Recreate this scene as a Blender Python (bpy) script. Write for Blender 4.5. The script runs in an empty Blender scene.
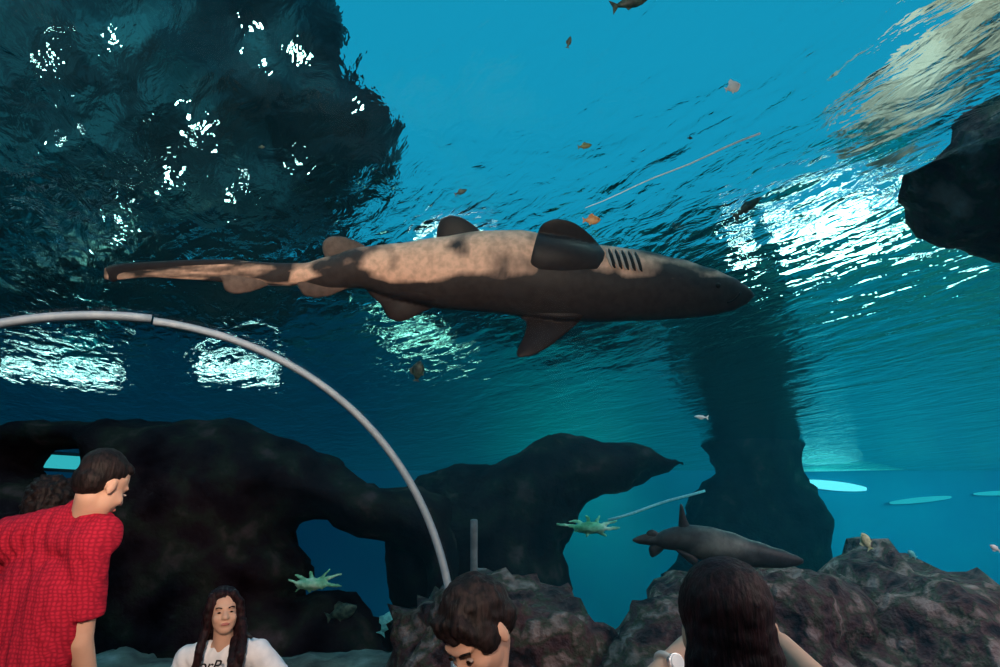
import bpy, bmesh, math, random
import numpy as np
from mathutils import Vector, Matrix, noise
from mathutils.bvhtree import BVHTree
random.seed(7)
PI = math.pi
scene = bpy.context.scene
C = scene.collection

# ------------------------------------------------------------ camera frame
FPX, PITCH = 688.0, math.radians(18)
CAM = Vector((0, 0, 1.45))
FW = Vector((0, math.cos(PITCH), math.sin(PITCH)))
UP = Vector((0, -math.sin(PITCH), math.cos(PITCH)))
RT = Vector((1, 0, 0))
WZ = 3.6                      # water level

def ray(x, y):
    return FW + RT * ((x - 500) / FPX) + UP * ((333.5 - y) / FPX)

def P(x, y, d):               # point of the place seen at a photo position, d metres ahead
    return CAM + ray(x, y) * d

def PY(x, y, Y):              # same, on the vertical plane world-y = Y
    r = ray(x, y)
    return CAM + r * (Y / r.y)

# ------------------------------------------------------------ node helpers
def newmat(name):
    m = bpy.data.materials.new(name); m.use_nodes = True
    nt = m.node_tree; nt.nodes.clear()
    out = nt.nodes.new('ShaderNodeOutputMaterial')
    return m, nt, out

def L(nt, a, b): nt.links.new(a, b)

def pmat(name, cols, scale=8, rough=.7, bump=0, bscale=None, stretch=(1, 1, 1), detail=4, spec=.3, sss=0, metal=0, distort=0, coords='Object', coat=0):
    """principled material whose colour runs over a noise; cols = [(pos, (r,g,b)), ...]"""
    m, nt, out = newmat(name)
    b = nt.nodes.new('ShaderNodeBsdfPrincipled')
    tc = nt.nodes.new('ShaderNodeTexCoord'); mp = nt.nodes.new('ShaderNodeMapping')
    mp.inputs['Scale'].default_value = stretch
    L(nt, tc.outputs[coords], mp.inputs[0])
    if len(cols) == 1:
        b.inputs['Base Color'].default_value = (*cols[0][1], 1)
    else:
        n = nt.nodes.new('ShaderNodeTexNoise'); n.inputs['Scale'].default_value = scale
        n.inputs['Detail'].default_value = detail; n.inputs['Distortion'].default_value = distort
        r = nt.nodes.new('ShaderNodeValToRGB')
        el = r.color_ramp.elements
        while len(el) < len(cols): el.new(.5)
        for e, (p, c) in zip(el, cols): e.position = p; e.color = (*c, 1)
        L(nt, mp.outputs[0], n.inputs[0]); L(nt, n.outputs[0], r.inputs[0]); L(nt, r.outputs[0], b.inputs['Base Color'])
    b.inputs['Roughness'].default_value = rough
    b.inputs['Specular IOR Level'].default_value = spec
    b.inputs['Metallic'].default_value = metal
    b.inputs['Coat Weight'].default_value = coat
    if sss:
        b.inputs['Subsurface Weight'].default_value = sss
        b.inputs['Subsurface Scale'].default_value = .02
    if bump:
        n2 = nt.nodes.new('ShaderNodeTexNoise'); n2.inputs['Scale'].default_value = bscale or scale * 2
        n2.inputs['Detail'].default_value = 6
        bp = nt.nodes.new('ShaderNodeBump'); bp.inputs['Strength'].default_value = 1; bp.inputs['Distance'].default_value = bump
        L(nt, mp.outputs[0], n2.inputs[0]); L(nt, n2.outputs[0], bp.inputs['Height']); L(nt, bp.outputs[0], b.inputs['Normal'])
    L(nt, b.outputs[0], out.inputs['Surface'])
    return m

def emit(name, col, s):
    m, nt, out = newmat(name)
    e = nt.nodes.new('ShaderNodeEmission'); e.inputs[0].default_value = (*col, 1); e.inputs[1].default_value = s
    L(nt, e.outputs[0], out.inputs['Surface'])
    return m

# ------------------------------------------------------------ object helpers
def mesh_obj(name, verts, faces, mat=None, parent=None, smooth=True):
    me = bpy.data.meshes.new(name)
    me.from_pydata([tuple(v) for v in verts], [], faces)
    me.validate(); me.update()
    if smooth: me.polygons.foreach_set('use_smooth', [True] * len(me.polygons))
    o = bpy.data.objects.new(name, me); C.objects.link(o)
    if mat: me.materials.append(mat)
    if parent: o.parent = parent
    return o

def bm_obj(name, bm, mat=None, parent=None, smooth=True):
    me = bpy.data.meshes.new(name); bm.to_mesh(me); bm.free()
    if smooth: me.polygons.foreach_set('use_smooth', [True] * len(me.polygons))
    o = bpy.data.objects.new(name, me); C.objects.link(o)
    if mat: me.materials.append(mat)
    if parent: o.parent = parent
    return o

def tag(o, label=None, cat=None, group=None, kind=None):
    if label: o['label'] = label
    if cat: o['category'] = cat
    if group: o['group'] = group
    if kind: o['kind'] = kind
    return o

def empty(name, loc, label, cat, group=None):
    o = bpy.data.objects.new(name, None); C.objects.link(o); o.location = loc
    o.empty_display_size = .1
    return tag(o, label, cat, group)

def adopt(o, parent):         # parent without moving: shapes are written in world space
    o.parent = parent
    o.matrix_parent_inverse = Matrix.Translation(-Vector(parent.location))
    return o

def fbm(p, sc, oct=4):
    return noise.fractal(p * sc, 1.0, 2.0, oct, noise_basis='PERLIN_ORIGINAL')

# voxel-joined solid: capsules and ellipsoids melted into one continuous skin
def solid(name, prims, voxel, mat=None, smooth=6, rough=0, rscale=10, parent=None, fold=None):
    bm = bmesh.new()
    for p in prims:
        flat = p[0] == 'k'; p = ('c',) + tuple(p[1:]) if flat else p
        if p[0] == 'e':                                  # ellipsoid: centre, radii, matrix
            _, c, r, *m = p
            M = Matrix.Translation(c) @ (m[0].to_4x4() if m else Matrix.Identity(4)) @ Matrix.Diagonal((*r, 1))
            bmesh.ops.create_icosphere(bm, subdivisions=4, radius=1, matrix=M)
        elif p[0] == 'c':                                # tapered capsule: a, b, ra, rb, (flatten along vec)
            _, a, b, ra, rb, *fl = p
            a, b = Vector(a), Vector(b); d = b - a; q = d.to_track_quat('Z', 'X').to_matrix().to_4x4()
            Lh = d.length; s0 = len(bm.verts); N = 20; rings = []
            prof = [(-ra * math.cos(t), ra * math.sin(t)) for t in [PI / 2 * k / 5 for k in range(1, 6)]]
            prof += [(Lh * k / 6, ra + (rb - ra) * k / 6) for k in range(1, 6)]
            prof += [(Lh, rb), (Lh + .004, rb * .97)] if flat else [(Lh + rb * math.sin(t), rb * math.cos(t)) for t in [PI / 2 * k / 5 for k in range(0, 5)]]
            for z, r in prof:
                rings.append([bm.verts.new(Matrix.Translation(a) @ q @ Vector((r * math.cos(2 * PI * k / N), r * math.sin(2 * PI * k / N), z))) for k in range(N)])
            for r0, r1 in zip(rings, rings[1:]):
                for k in range(N): bm.faces.new((r0[k], r0[(k + 1) % N], r1[(k + 1) % N], r1[k]))
            bm.faces.new(rings[0][::-1]); bm.faces.new(rings[-1])
            if fl:
                ax = Vector(fl[0]).normalized(); k = fl[1]
                bm.verts.ensure_lookup_table()
                for v in bm.verts[s0:]:
                    t = v.co - a; v.co = v.co - ax * t.dot(ax) * (1 - k)
    o = bm_obj(name, bm, None)
    md = o.modifiers.new('r', 'REMESH'); md.mode = 'VOXEL'; md.voxel_size = voxel
    if smooth:
        ms = o.modifiers.new('s', 'SMOOTH'); ms.factor = .5; ms.iterations = smooth
    bpy.context.view_layer.update()
    me = bpy.data.meshes.new_from_object(o.evaluated_get(bpy.context.evaluated_depsgraph_get()))
    old = o.data; o.modifiers.clear(); o.data = me; bpy.data.meshes.remove(old)
    if rough or fold:
        nm = [v.normal.copy() for v in me.vertices]
        for v, n in zip(me.vertices, nm):
            k = 0
            if rough: k += rough * fbm(v.co, rscale, 4)
            if fold: k += fold(v.co, n)
            v.co += n * k
    me.polygons.foreach_set('use_smooth', [True] * len(me.polygons))
    if mat: me.materials.append(mat)
    if parent: adopt(o, parent)
    return o

# rock or fin from an outline: the outline lies on a plane at its own distance and swells to a real thickness
def inside_mask(X, Y, poly):
    inside = np.zeros(X.shape, bool)
    n = len(poly)
    for i in range(n):
        x0, y0 = poly[i]; x1, y1 = poly[(i + 1) % n]
        c = ((y0 > Y) != (y1 > Y)) & (X < (x1 - x0) * (Y - y0) / (y1 - y0 + 1e-12) + x0)
        inside ^= c
    return inside

def sdist(X, Y, polys):
    D = np.full(X.shape, 1e9)
    for poly in polys:
        n = len(poly)
        for i in range(n):
            ax, ay = poly[i]; bx, by = poly[(i + 1) % n]
            dx, dy = bx - ax, by - ay
            t = np.clip(((X - ax) * dx + (Y - ay) * dy) / (dx * dx + dy * dy + 1e-12), 0, 1)
            D = np.minimum(D, np.hypot(X - ax - t * dx, Y - ay - t * dy))
    return D

def inflate(name, outline, to_world, axis, cell, thick, holes=(), power=.5, reach=None, rough=0, rscale=1, mat=None, amp3=0, tilt=None):
    """outline in 2-D units; to_world(u, v) gives the mid-plane point; axis(unit vec) the direction of thickness"""
    O = np.array(outline, float); x0, y0 = O.min(0) - cell; x1, y1 = O.max(0) + cell
    xs = np.arange(x0, x1 + cell, cell); ys = np.arange(y0, y1 + cell, cell)
    X, Y = np.meshgrid(xs, ys)
    ins = inside_mask(X, Y, outline)
    for h in holes: ins &= ~inside_mask(X, Y, h)
    D = sdist(X, Y, [outline, *holes]); SD = np.where(ins, D, -D)
    # snap just-outside grid points onto the outline by gradient
    gy, gx = np.gradient(SD, cell, cell)
    near = (~ins) & (D < cell * 1.5)
    X2 = X + np.where(near, gx * D, 0); Y2 = Y + np.where(near, gy * D, 0)
    dd = np.where(ins, D, 0)
    reach = reach or dd.max()
    T = thick * np.clip(1 - (1 - np.clip(dd / reach, 0, 1)) ** 2, 0, 1) ** power
    rows, cols = X.shape
    idx = {}
    verts, faces = [], []
    def vid(i, j, side):
        t = T[i, j]
        key = (i, j, side if t > 0 else 0)
        if key not in idx:
            p = to_world(X2[i, j], Y2[i, j]) + axis * (t * side)
            if tilt: p = p + tilt(X2[i, j], Y2[i, j])
            idx[key] = len(verts); verts.append(p)
        return idx[key]
    for i in range(rows - 1):
        for j in range(cols - 1):
            q = ((i, j), (i, j + 1), (i + 1, j + 1), (i + 1, j))
            k = sum(ins[a] for a in q)
            if k == 0: continue
            if not all(ins[a] or near[a] for a in q): continue
            faces.append([vid(*a, 1) for a in q]); faces.append([vid(*a, -1) for a in q][::-1])
    o = mesh_obj(name, verts, faces, mat)
    bm = bmesh.new(); bm.from_mesh(o.data)
    bmesh.ops.remove_doubles(bm, verts=bm.verts, dist=cell * 1e-3)
    bmesh.ops.recalc_face_normals(bm, faces=bm.faces)
    if rough:
        bm.normal_update()
        nn = [(v, v.normal.copy()) for v in bm.verts]
        for v, n in nn:
            v.co += n * rough * fbm(v.co, rscale, 5) + Vector((fbm(v.co + Vector((9, 0, 0)), rscale * 2), 0, fbm(v.co + Vector((0, 9, 0)), rscale * 2))) * rough * .4
    bm.to_mesh(o.data); bm.free()
    o.data.polygons.foreach_set('use_smooth', [True] * len(o.data.polygons))
    return o

def rock(name, label, outline, d, thick, holes=(), cell=None, rough=.12, rscale=1.2, mat=None, cat='rock', power=.5, reach=None):
    """outline given at photo positions, stands upright on the vertical plane y = d with real thickness"""
    w = lambda q: ((PY(q[0], q[1], d)).x, (PY(q[0], q[1], d)).z)
    O = [w(q) for q in outline]; H = [[w(q) for q in h] for h in holes]
    o = inflate(name, O, lambda u, v: Vector((u, d, v)), Vector((0, 1, 0)), cell or .09, thick, H, rough=rough, rscale=rscale, mat=mat, power=power, reach=reach)
    return tag(o, label, cat)

def tube(name, pts, r, mat=None, parent=None, N=8, flat=1):
    verts, faces = [], []
    n = len(pts); pts = [Vector(p) for p in pts]
    rr = r if hasattr(r, '__len__') else [r] * n
    for i, p in enumerate(pts):
        t = (pts[min(i + 1, n - 1)] - pts[max(i - 1, 0)]).normalized()
        s = t.cross(Vector((0, 0, 1)))
        if s.length < 1e-3: s = Vector((1, 0, 0))
        s.normalize(); u = s.cross(t)
        for k in range(N):
            a = 2 * PI * k / N
            verts.append(p + (s * math.cos(a) + u * math.sin(a) * flat) * rr[i])
    for i in range(n - 1):
        for k in range(N):
            faces.append((i * N + k, i * N + (k + 1) % N, (i + 1) * N + (k + 1) % N, (i + 1) * N + k))
    faces.append(tuple(range(N))[::-1]); faces.append(tuple((n - 1) * N + k for k in range(N)))
    o = mesh_obj(name, verts, faces, mat)
    if parent: adopt(o, parent)
    return o

# ------------------------------------------------------------ materials
M = {}
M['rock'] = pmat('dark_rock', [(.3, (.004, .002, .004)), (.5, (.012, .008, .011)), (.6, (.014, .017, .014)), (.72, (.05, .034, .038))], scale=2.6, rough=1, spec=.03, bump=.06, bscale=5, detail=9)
M['reef'] = pmat('reef_rock', [(.34, (.010, .004, .007)), (.46, (.085, .035, .038)), (.53, (.05, .05, .03)), (.6, (.20, .12, .11)), (.72, (.34, .24, .22))], scale=5.5, rough=.9, bump=.10, bscale=11, detail=12)
M['sand'] = pmat('grey_gravel', [(.35, (.05, .045, .045)), (.6, (.16, .17, .15)), (.75, (.3, .3, .28))], scale=3, rough=.95, bump=.03, bscale=14, detail=10)
M['beige'] = pmat('beige_stone', [(.3, (.10, .075, .055)), (.42, (.40, .33, .27)), (.7, (.56, .49, .42))], scale=.9, rough=.9, bump=.12, bscale=2.5, detail=9, distort=.6)
M['cliff'] = pmat('dark_cliff', [(.38, (.003, .006, .009)), (.52, (.008, .03, .04)), (.7, (.03, .13, .15))], scale=.9, rough=.9, detail=8)  # teal patches put light flecks into the cliff's colour
M['pale_fleck'] = pmat('pale_light_flecks', [(.42, (.02, .02, .03)), (.5, (.30, .16, .20)), (.6, (.75, .75, .65))], scale=3, rough=.9, detail=9)  # speckles paint the light flecks at the far left
M['tank'] = pmat('blue_tank_paint', [(.3, (.0, .14, .28)), (.7, (.0, .22, .34))], scale=.25, rough=.8)
M['floor'] = pmat('tunnel_floor', [(.4, (.02, .02, .022)), (.7, (.035, .033, .035))], scale=30, rough=.6)
M['kerb'] = pmat('tunnel_kerb', [(.4, (.03, .03, .032)), (.7, (.05, .05, .05))], scale=12, rough=.7)
M['seal'] = pmat('seam_strip', [(.4, (.28, .38, .46)), (.7, (.36, .46, .53))], scale=20, rough=.45)
M['roof'] = pmat('dark_roof', [(.4, (.004, .012, .016)), (.7, (.012, .035, .045))], scale=1, rough=.9)
M['rope'] = pmat('pale_rope', [(.4, (.55, .75, .75)), (.7, (.8, .95, .95))], scale=30, rough=.7)

# acrylic: clear sheet with a faint fresnel reflection
m, nt, out = newmat('acrylic')
tr = nt.nodes.new('ShaderNodeBsdfTransparent'); gl = nt.nodes.new('ShaderNodeBsdfGlossy'); gl.inputs['Roughness'].default_value = .03
lw = nt.nodes.new('ShaderNodeLayerWeight'); lw.inputs['Blend'].default_value = .12
mx = nt.nodes.new('ShaderNodeMixShader'); mt = nt.nodes.new('ShaderNodeMath'); mt.operation = 'MULTIPLY'; mt.inputs[1].default_value = .35
L(nt, lw.outputs['Fresnel'], mt.inputs[0]); L(nt, mt.outputs[0], mx.inputs[0]); L(nt, tr.outputs[0], mx.inputs[1]); L(nt, gl.outputs[0], mx.inputs[2])
L(nt, mx.outputs[0], out.inputs['Surface']); M['acrylic'] = m

# water surface
WAVE = dict(big=.052, small=.020, ior=1.10)
m, nt, out = newmat('water_surface')
g = nt.nodes.new('ShaderNodeBsdfGlass'); g.inputs['IOR'].default_value = WAVE['ior']; g.inputs['Roughness'].default_value = 0.0
g.inputs['Color'].default_value = (.7, 1, .88, 1)
tc = nt.nodes.new('ShaderNodeTexCoord')
mp0 = nt.nodes.new('ShaderNodeMapping'); mp0.inputs['Rotation'].default_value = (0, 0, math.radians(62))
mp = nt.nodes.new('ShaderNodeMapping'); mp.inputs['Scale'].default_value = (.55, 1.15, 1)
L(nt, tc.outputs['Object'], mp0.inputs[0]); L(nt, mp0.outputs[0], mp.inputs[0])
n1 = nt.nodes.new('ShaderNodeTexNoise'); n1.inputs['Scale'].default_value = 1.3; n1.inputs['Detail'].default_value = 3; n1.inputs['Distortion'].default_value = .8
n2 = nt.nodes.new('ShaderNodeTexNoise'); n2.inputs['Scale'].default_value = 6; n2.inputs['Detail'].default_value = 4; n2.inputs['Distortion'].default_value = .5
b1 = nt.nodes.new('ShaderNodeBump'); b1.inputs['Distance'].default_value = WAVE['big']; b1.inputs['Strength'].default_value = 1
b2 = nt.nodes.new('ShaderNodeBump'); b2.inputs['Distance'].default_value = WAVE['small']; b2.inputs['Strength'].default_value = 1
L(nt, mp.outputs[0], n1.inputs[0]); L(nt, mp.outputs[0], n2.inputs[0])
L(nt, n1.outputs[0], b1.inputs['Height']); L(nt, n2.outputs[0], b2.inputs['Height']); L(nt, b1.outputs[0], b2.inputs['Normal']); L(nt, b2.outputs[0], g.inputs['Normal'])
L(nt, g.outputs[0], out.inputs['Surface']); M['water'] = m

# water body: absorbs red, scatters blue
m, nt, out = newmat('water_body')
va = nt.nodes.new('ShaderNodeVolumeAbsorption'); va.inputs[0].default_value = (.10, .86, .95, 1); va.inputs[1].default_value = .07
vs = nt.nodes.new('ShaderNodeVolumeScatter'); vs.inputs[0].default_value = (.10, .78, 1, 1); vs.inputs[1].default_value = .009; vs.inputs['Anisotropy'].default_value = .2
ad = nt.nodes.new('ShaderNodeAddShader'); L(nt, va.outputs[0], ad.inputs[0]); L(nt, vs.outputs[0], ad.inputs[1]); L(nt, ad.outputs[0], out.inputs['Volume'])
M['body'] = m

# ------------------------------------------------------------ the tank and its hall
def box(name, lo, hi, mat, smooth=False):
    bm = bmesh.new(); bmesh.ops.create_cube(bm, size=1)
    for v in bm.verts: v.co = Vector([lo[i] + (v.co[i] + .5) * (hi[i] - lo[i]) for i in range(3)])
    return bm_obj(name, bm, mat, smooth=smooth)

X0, X1, Y0, Y1, ZF = -16, 14, -5, 18.2, -.7
tag(box('wall_back', (X0, Y1, ZF - .3), (X1, Y1 + .3, 4.1), M['tank']), kind='structure')
tag(box('wall_left', (X0 - .3, Y0, ZF - .3), (X0, Y1, 4.1), M['tank']), kind='structure')
tag(box('wall_right', (X1, Y0, ZF - .3), (X1 + .3, Y1, 4.1), M['tank']), kind='structure')
tag(box('wall_front', (X0, Y0 - .3, ZF - .3), (X1, Y0, 4.1), M['tank']), kind='structure')

# path of the tunnel: straight, then bending left
TH = math.radians(31)
A = Vector((-math.sin(TH), math.cos(TH), 0)); B = Vector((math.cos(TH), math.sin(TH), 0))
O0 = Vector((0, 0, 0)) + B * .25
def station(s):
    if s <= 5.0: return O0 + A * s, A, B
    R_ = 6.5; t = (s - 5.0) / R_
    c = O0 + A * 5.0 - B * R_
    a = A * math.cos(t) - B * math.sin(t); b = B * math.cos(t) + A * math.sin(t)
    return c + b * R_, a, b
def arch(r, zb, n=40):
    pts = [(r, zb)] + [(r * math.cos(PI * k / n), .83 + r * math.sin(PI * k / n)) for k in range(n + 1)] + [(-r, zb)]
    return pts
def sweep(name, prof, ss, mat, closed=False, caps=False, parent=None, smooth=True):
    verts, faces = [], []; n = len(prof)
    for s in ss:
        o, a, b = station(s)
        for u, z in prof: verts.append(o + b * u + Vector((0, 0, z)))
    m_ = n if closed else n - 1
    for i in range(len(ss) - 1):
        for k in range(m_):
            faces.append((i * n + k, i * n + (k + 1) % n, (i + 1) * n + (k + 1) % n, (i + 1) * n + k))
    if caps:
        faces.append(tuple(range(n))[::-1]); faces.append(tuple((len(ss) - 1) * n + k for k in range(n)))
    o = mesh_obj(name, verts, faces, mat, smooth=smooth)
    return o
SS = [-3.2, 0, 2, 4, 5] + [5 + .5 * k for k in range(1, 20)]
tube_ = sweep('tunnel_acrylic', arch(1.85, .34), SS, M['acrylic'])
tag(tube_, kind='structure')
fl = sweep('floor', [(-1.62, 0), (1.62, 0), (1.62, -.2), (-1.62, -.2)], SS, M['floor'], closed=True, caps=True, smooth=False); tag(fl, kind='structure')
for nm, s in (('trim_1', 1), ('trim_2', -1)):
    k = sweep(nm, [(s * 1.62, -.2), (s * 1.62, .34), (s * 1.98, .34), (s * 1.98, -.2)], SS, M['kerb'], closed=True, caps=True, smooth=False); tag(k, kind='structure')
def endcap(name, s):
    o, a, b = station(s); n = 40
    vs = [o + b * u + Vector((0, 0, z)) for u, z in arch(1.99, -.2)]
    vs2 = [v - a * .15 for v in vs] if s < 0 else [v + a * .15 for v in vs]
    N = len(vs); fs = [tuple(range(N)), tuple(range(2 * N - 1, N - 1, -1))] + [(k, (k + 1) % N, N + (k + 1) % N, N + k) for k in range(N)]
    tag(mesh_obj(name, vs + vs2, fs, M['floor'], smooth=False), kind='structure')
endcap('wall_near_end', -3.2); endcap('wall_far_end', SS[-1])

# ring seams of the acrylic, the upper left strip butting against the long one
def seal(name, s, a0, a1, r, w, label, group=None):
    pr = []
    n = 60; verts, faces = [], []
    for k in range(n + 1):
        ang = a0 + (a1 - a0) * k / n
        for (dr, ds) in ((-.016, -w), (-.024, -w * .6), (-.024, w * .6), (-.016, w), (.008, w), (.008, -w)):
            o, a, b = station(s + ds)
            rr = r + dr
            if ang >= 0 and ang <= PI: p = o + b * rr * math.cos(ang) + Vector((0, 0, .83 + rr * math.sin(ang)))
            else:
                sg = 1 if ang < 0 else -1; z = .83 + (ang if ang < 0 else PI - ang) * r
                p = o + b * rr * sg + Vector((0, 0, max(z, .345)))
            verts.append(p)
    for i in range(n):
        for k in range(6): faces.append((i * 6 + k, i * 6 + (k + 1) % 6, (i + 1) * 6 + (k + 1) % 6, (i + 1) * 6 + k))
    faces.append(tuple(range(6))[::-1]); faces.append(tuple(n * 6 + k for k in range(6)))
    return tag(mesh_obj(name, verts, faces, M['seal']), label, 'seam strip', group)
seal('seam_strip', 4.0, -.26, math.radians(91.4), 1.845, .028, 'long pale grey curved strip sweeping down in front of the black rock')
seal('seam_strip', 3.97, math.radians(91.8), PI + .26, 1.845, .040, 'wider pale grey strip at top left, butting against the long curved strip')

# seabed
def zbed(x, y):
    z = ZF + .25 * fbm(Vector((x, y, 0)), .35, 4) + .05 * fbm(Vector((x, y, 3)), 2.0, 3)
    return z
NX, NY = 150, 120
vs = [Vector((X0 + (X1 - X0) * i / NX, Y0 + (Y1 - Y0) * j / NY, 0)) for j in range(NY + 1) for i in range(NX + 1)]
for v in vs: v.z = zbed(v.x, v.y)
fs = [(j * (NX + 1) + i, j * (NX + 1) + i + 1, (j + 1) * (NX + 1) + i + 1, (j + 1) * (NX + 1) + i) for j in range(NY) for i in range(NX)]
tag(mesh_obj('seabed', vs, fs, M['sand']), kind='structure')

# water surface
bm = bmesh.new(); bmesh.ops.create_grid(bm, x_segments=8, y_segments=8, size=.5)
for v in bm.verts: v.co = Vector((X0 + (v.co.x + .5) * (X1 - X0), Y0 + (v.co.y + .5) * (Y1 - Y0), WZ))
tag(bm_obj('water_surface', bm, M['water']), kind='structure')

# water body: tank box with the tunnel left out
bm = bmesh.new(); bmesh.ops.create_cube(bm, size=1)
lo, hi = (X0 - .01, Y0 - .01, ZF - .6), (X1 + .01, Y1 + .01, WZ - .004)
for v in bm.verts: v.co = Vector([lo[i] + (v.co[i] + .5) * (hi[i] - lo[i]) for i in range(3)])
prof = arch(1.875, -.25); n = len(prof); rows = []
for s in [-3.4] + SS[1:-1] + [SS[-1] + .2]:
    o, a, b = station(s); rows.append([bm.verts.new(o + b * u + Vector((0, 0, z))) for u, z in prof])
nf = []
for r0, r1 in zip(rows, rows[1:]):
    for k in range(n): nf.append(bm.faces.new((r0[k], r0[(k + 1) % n], r1[(k + 1) % n], r1[k])))
nf.append(bm.faces.new(rows[0][::-1])); nf.append(bm.faces.new(rows[-1]))
bmesh.ops.recalc_face_normals(bm, faces=nf)
bmesh.ops.reverse_faces(bm, faces=nf)
tag(bm_obj('water_body', bm, M['body'], smooth=False), kind='structure')

# ------------------------------------------------------------ world
w = bpy.data.worlds.new('sky'); scene.world = w; w.use_nodes = True
bg = w.node_tree.nodes['Background']; bg.inputs[0].default_value = (.010, .30, .56, 1); bg.inputs[1].default_value = 1.0

#ROCKS-BEGIN
# ------------------------------------------------------------ seen through the surface: bend the line of sight there
IOR = 1.10
def AY(x, y, Y):
    r = ray(x, y).normalized()
    t = (WZ - CAM.z) / r.z; s = CAM + r * t
    h = Vector((r.x, r.y, 0)); ch = min(h.length * IOR, .995); h.normalize()
    q = h * ch + Vector((0, 0, math.sqrt(1 - ch * ch)))
    return s + q * ((Y - s.y) / q.y)

def above(name, label, outline, Y, thick, mat, cat='rock', rough=.1, rscale=1.0):
    O = [(lambda p: (p.x, p.z))(AY(a, b, Y)) for a, b in outline]
    o = inflate(name, O, lambda u, v: Vector((u, Y, v)), Vector((0, 1, 0)), .1, thick, rough=rough, rscale=rscale, mat=mat)
    return tag(o, label, cat)
above('rock_cliff', 'dark cliff above the water filling the upper left, broken up by ripples',
      [(-420, -60), (335, -60), (345, 10), (352, 50), (372, 90), (392, 125), (396, 165), (384, 195), (352, 215), (335, 262), (250, 300), (-420, 300)], 8.8, .8, M['cliff'], 'cliff', rough=.25)
above('pale_flecks', 'pale pinkish light flecks built as speckled rocks above the water at the far left edge',
      [(-200, 170), (20, 178), (45, 205), (75, 232), (110, 262), (140, 290), (60, 318), (-200, 318)], 7.6, .25, M['pale_fleck'], 'light flecks', rough=.12)
above('stone_ledge', 'beige stone ledge above the water, seen through the surface at upper right',
      [(836, 128), (868, 88), (905, 50), (945, 12), (965, -40), (1120, -40), (1060, 30), (1000, 62), (960, 96), (915, 132), (893, 160), (872, 168), (866, 146), (842, 146)], 7.5, .5, M['beige'], 'ledge')
rock('overhanging_rock', 'dark rock dipping through the surface at the right edge below the beige ledge',
     [(893, 172), (925, 158), (960, 140), (1010, 112), (1150, 60), (1150, 330), (1060, 262), (1010, 238), (985, 236), (960, 225), (930, 205), (905, 190)], 3.2, .5, cell=.05, mat=M['reef'], rough=.1, rscale=2.0)

rock('rock_pillar', 'tall dark rock pillar rising from the reef up to the surface',
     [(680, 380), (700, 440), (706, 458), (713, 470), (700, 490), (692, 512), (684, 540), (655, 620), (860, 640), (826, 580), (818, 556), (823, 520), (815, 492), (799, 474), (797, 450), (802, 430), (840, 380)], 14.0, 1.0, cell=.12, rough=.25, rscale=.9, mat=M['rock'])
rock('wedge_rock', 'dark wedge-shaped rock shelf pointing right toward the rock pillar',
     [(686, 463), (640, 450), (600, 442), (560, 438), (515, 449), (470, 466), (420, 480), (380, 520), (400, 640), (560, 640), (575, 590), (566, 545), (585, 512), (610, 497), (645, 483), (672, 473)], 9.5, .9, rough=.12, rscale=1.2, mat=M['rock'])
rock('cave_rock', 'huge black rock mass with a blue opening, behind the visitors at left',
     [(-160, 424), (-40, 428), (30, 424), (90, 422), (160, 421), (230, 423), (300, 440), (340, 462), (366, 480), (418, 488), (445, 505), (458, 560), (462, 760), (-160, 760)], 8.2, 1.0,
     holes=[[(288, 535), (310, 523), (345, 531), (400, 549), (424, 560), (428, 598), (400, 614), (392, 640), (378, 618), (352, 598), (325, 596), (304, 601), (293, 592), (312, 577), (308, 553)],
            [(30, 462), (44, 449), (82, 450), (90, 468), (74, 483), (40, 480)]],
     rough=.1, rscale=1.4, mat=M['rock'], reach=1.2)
rock('reef_mound', 'broad reef mound with a rounded peak at lower right',
     [(730, 640), (770, 590), (800, 570), (830, 562), (868, 555), (905, 562), (938, 577), (970, 592), (1010, 612), (1110, 645), (1180, 800), (640, 800)], 7.0, 1.6, cell=.07, rough=.22, rscale=1.5, mat=M['reef'])
rock('reef_boulder', 'mossy reef boulder between the dark-haired person seen from behind and the pillar',
     [(640, 640), (660, 590), (690, 566), (740, 560), (790, 553), (812, 566), (840, 600), (870, 680), (870, 780), (620, 780)], 6.4, .9, cell=.06, rough=.2, rscale=1.8, mat=M['reef'])
rock('reef_boulder', 'low reef boulder just left of the person with raised arms',
     [(585, 660), (610, 628), (640, 606), (668, 600), (700, 612), (730, 660), (730, 780), (560, 780)], 5.6, .7, cell=.05, rough=.15, rscale=2, mat=M['reef'])
rock('reef_boulder', 'brown reef rock behind the bowed dark head at the bottom centre',
     [(395, 640), (420, 600), (470, 572), (520, 580), (560, 596), (600, 628), (640, 650), (680, 780), (380, 780)], 6.0, .8, cell=.05, rough=.2, rscale=1.8, mat=M['reef'])
rock('gravel_bank', 'low pale gravel bank running behind the woman in the white shirt',
     [(60, 700), (80, 655), (120, 650), (160, 659), (230, 668), (270, 660), (330, 652), (400, 655), (450, 670), (460, 760), (60, 760)], 7.0, .7, cell=.06, rough=.06, rscale=3, mat=M['sand'], cat='gravel')

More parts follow.
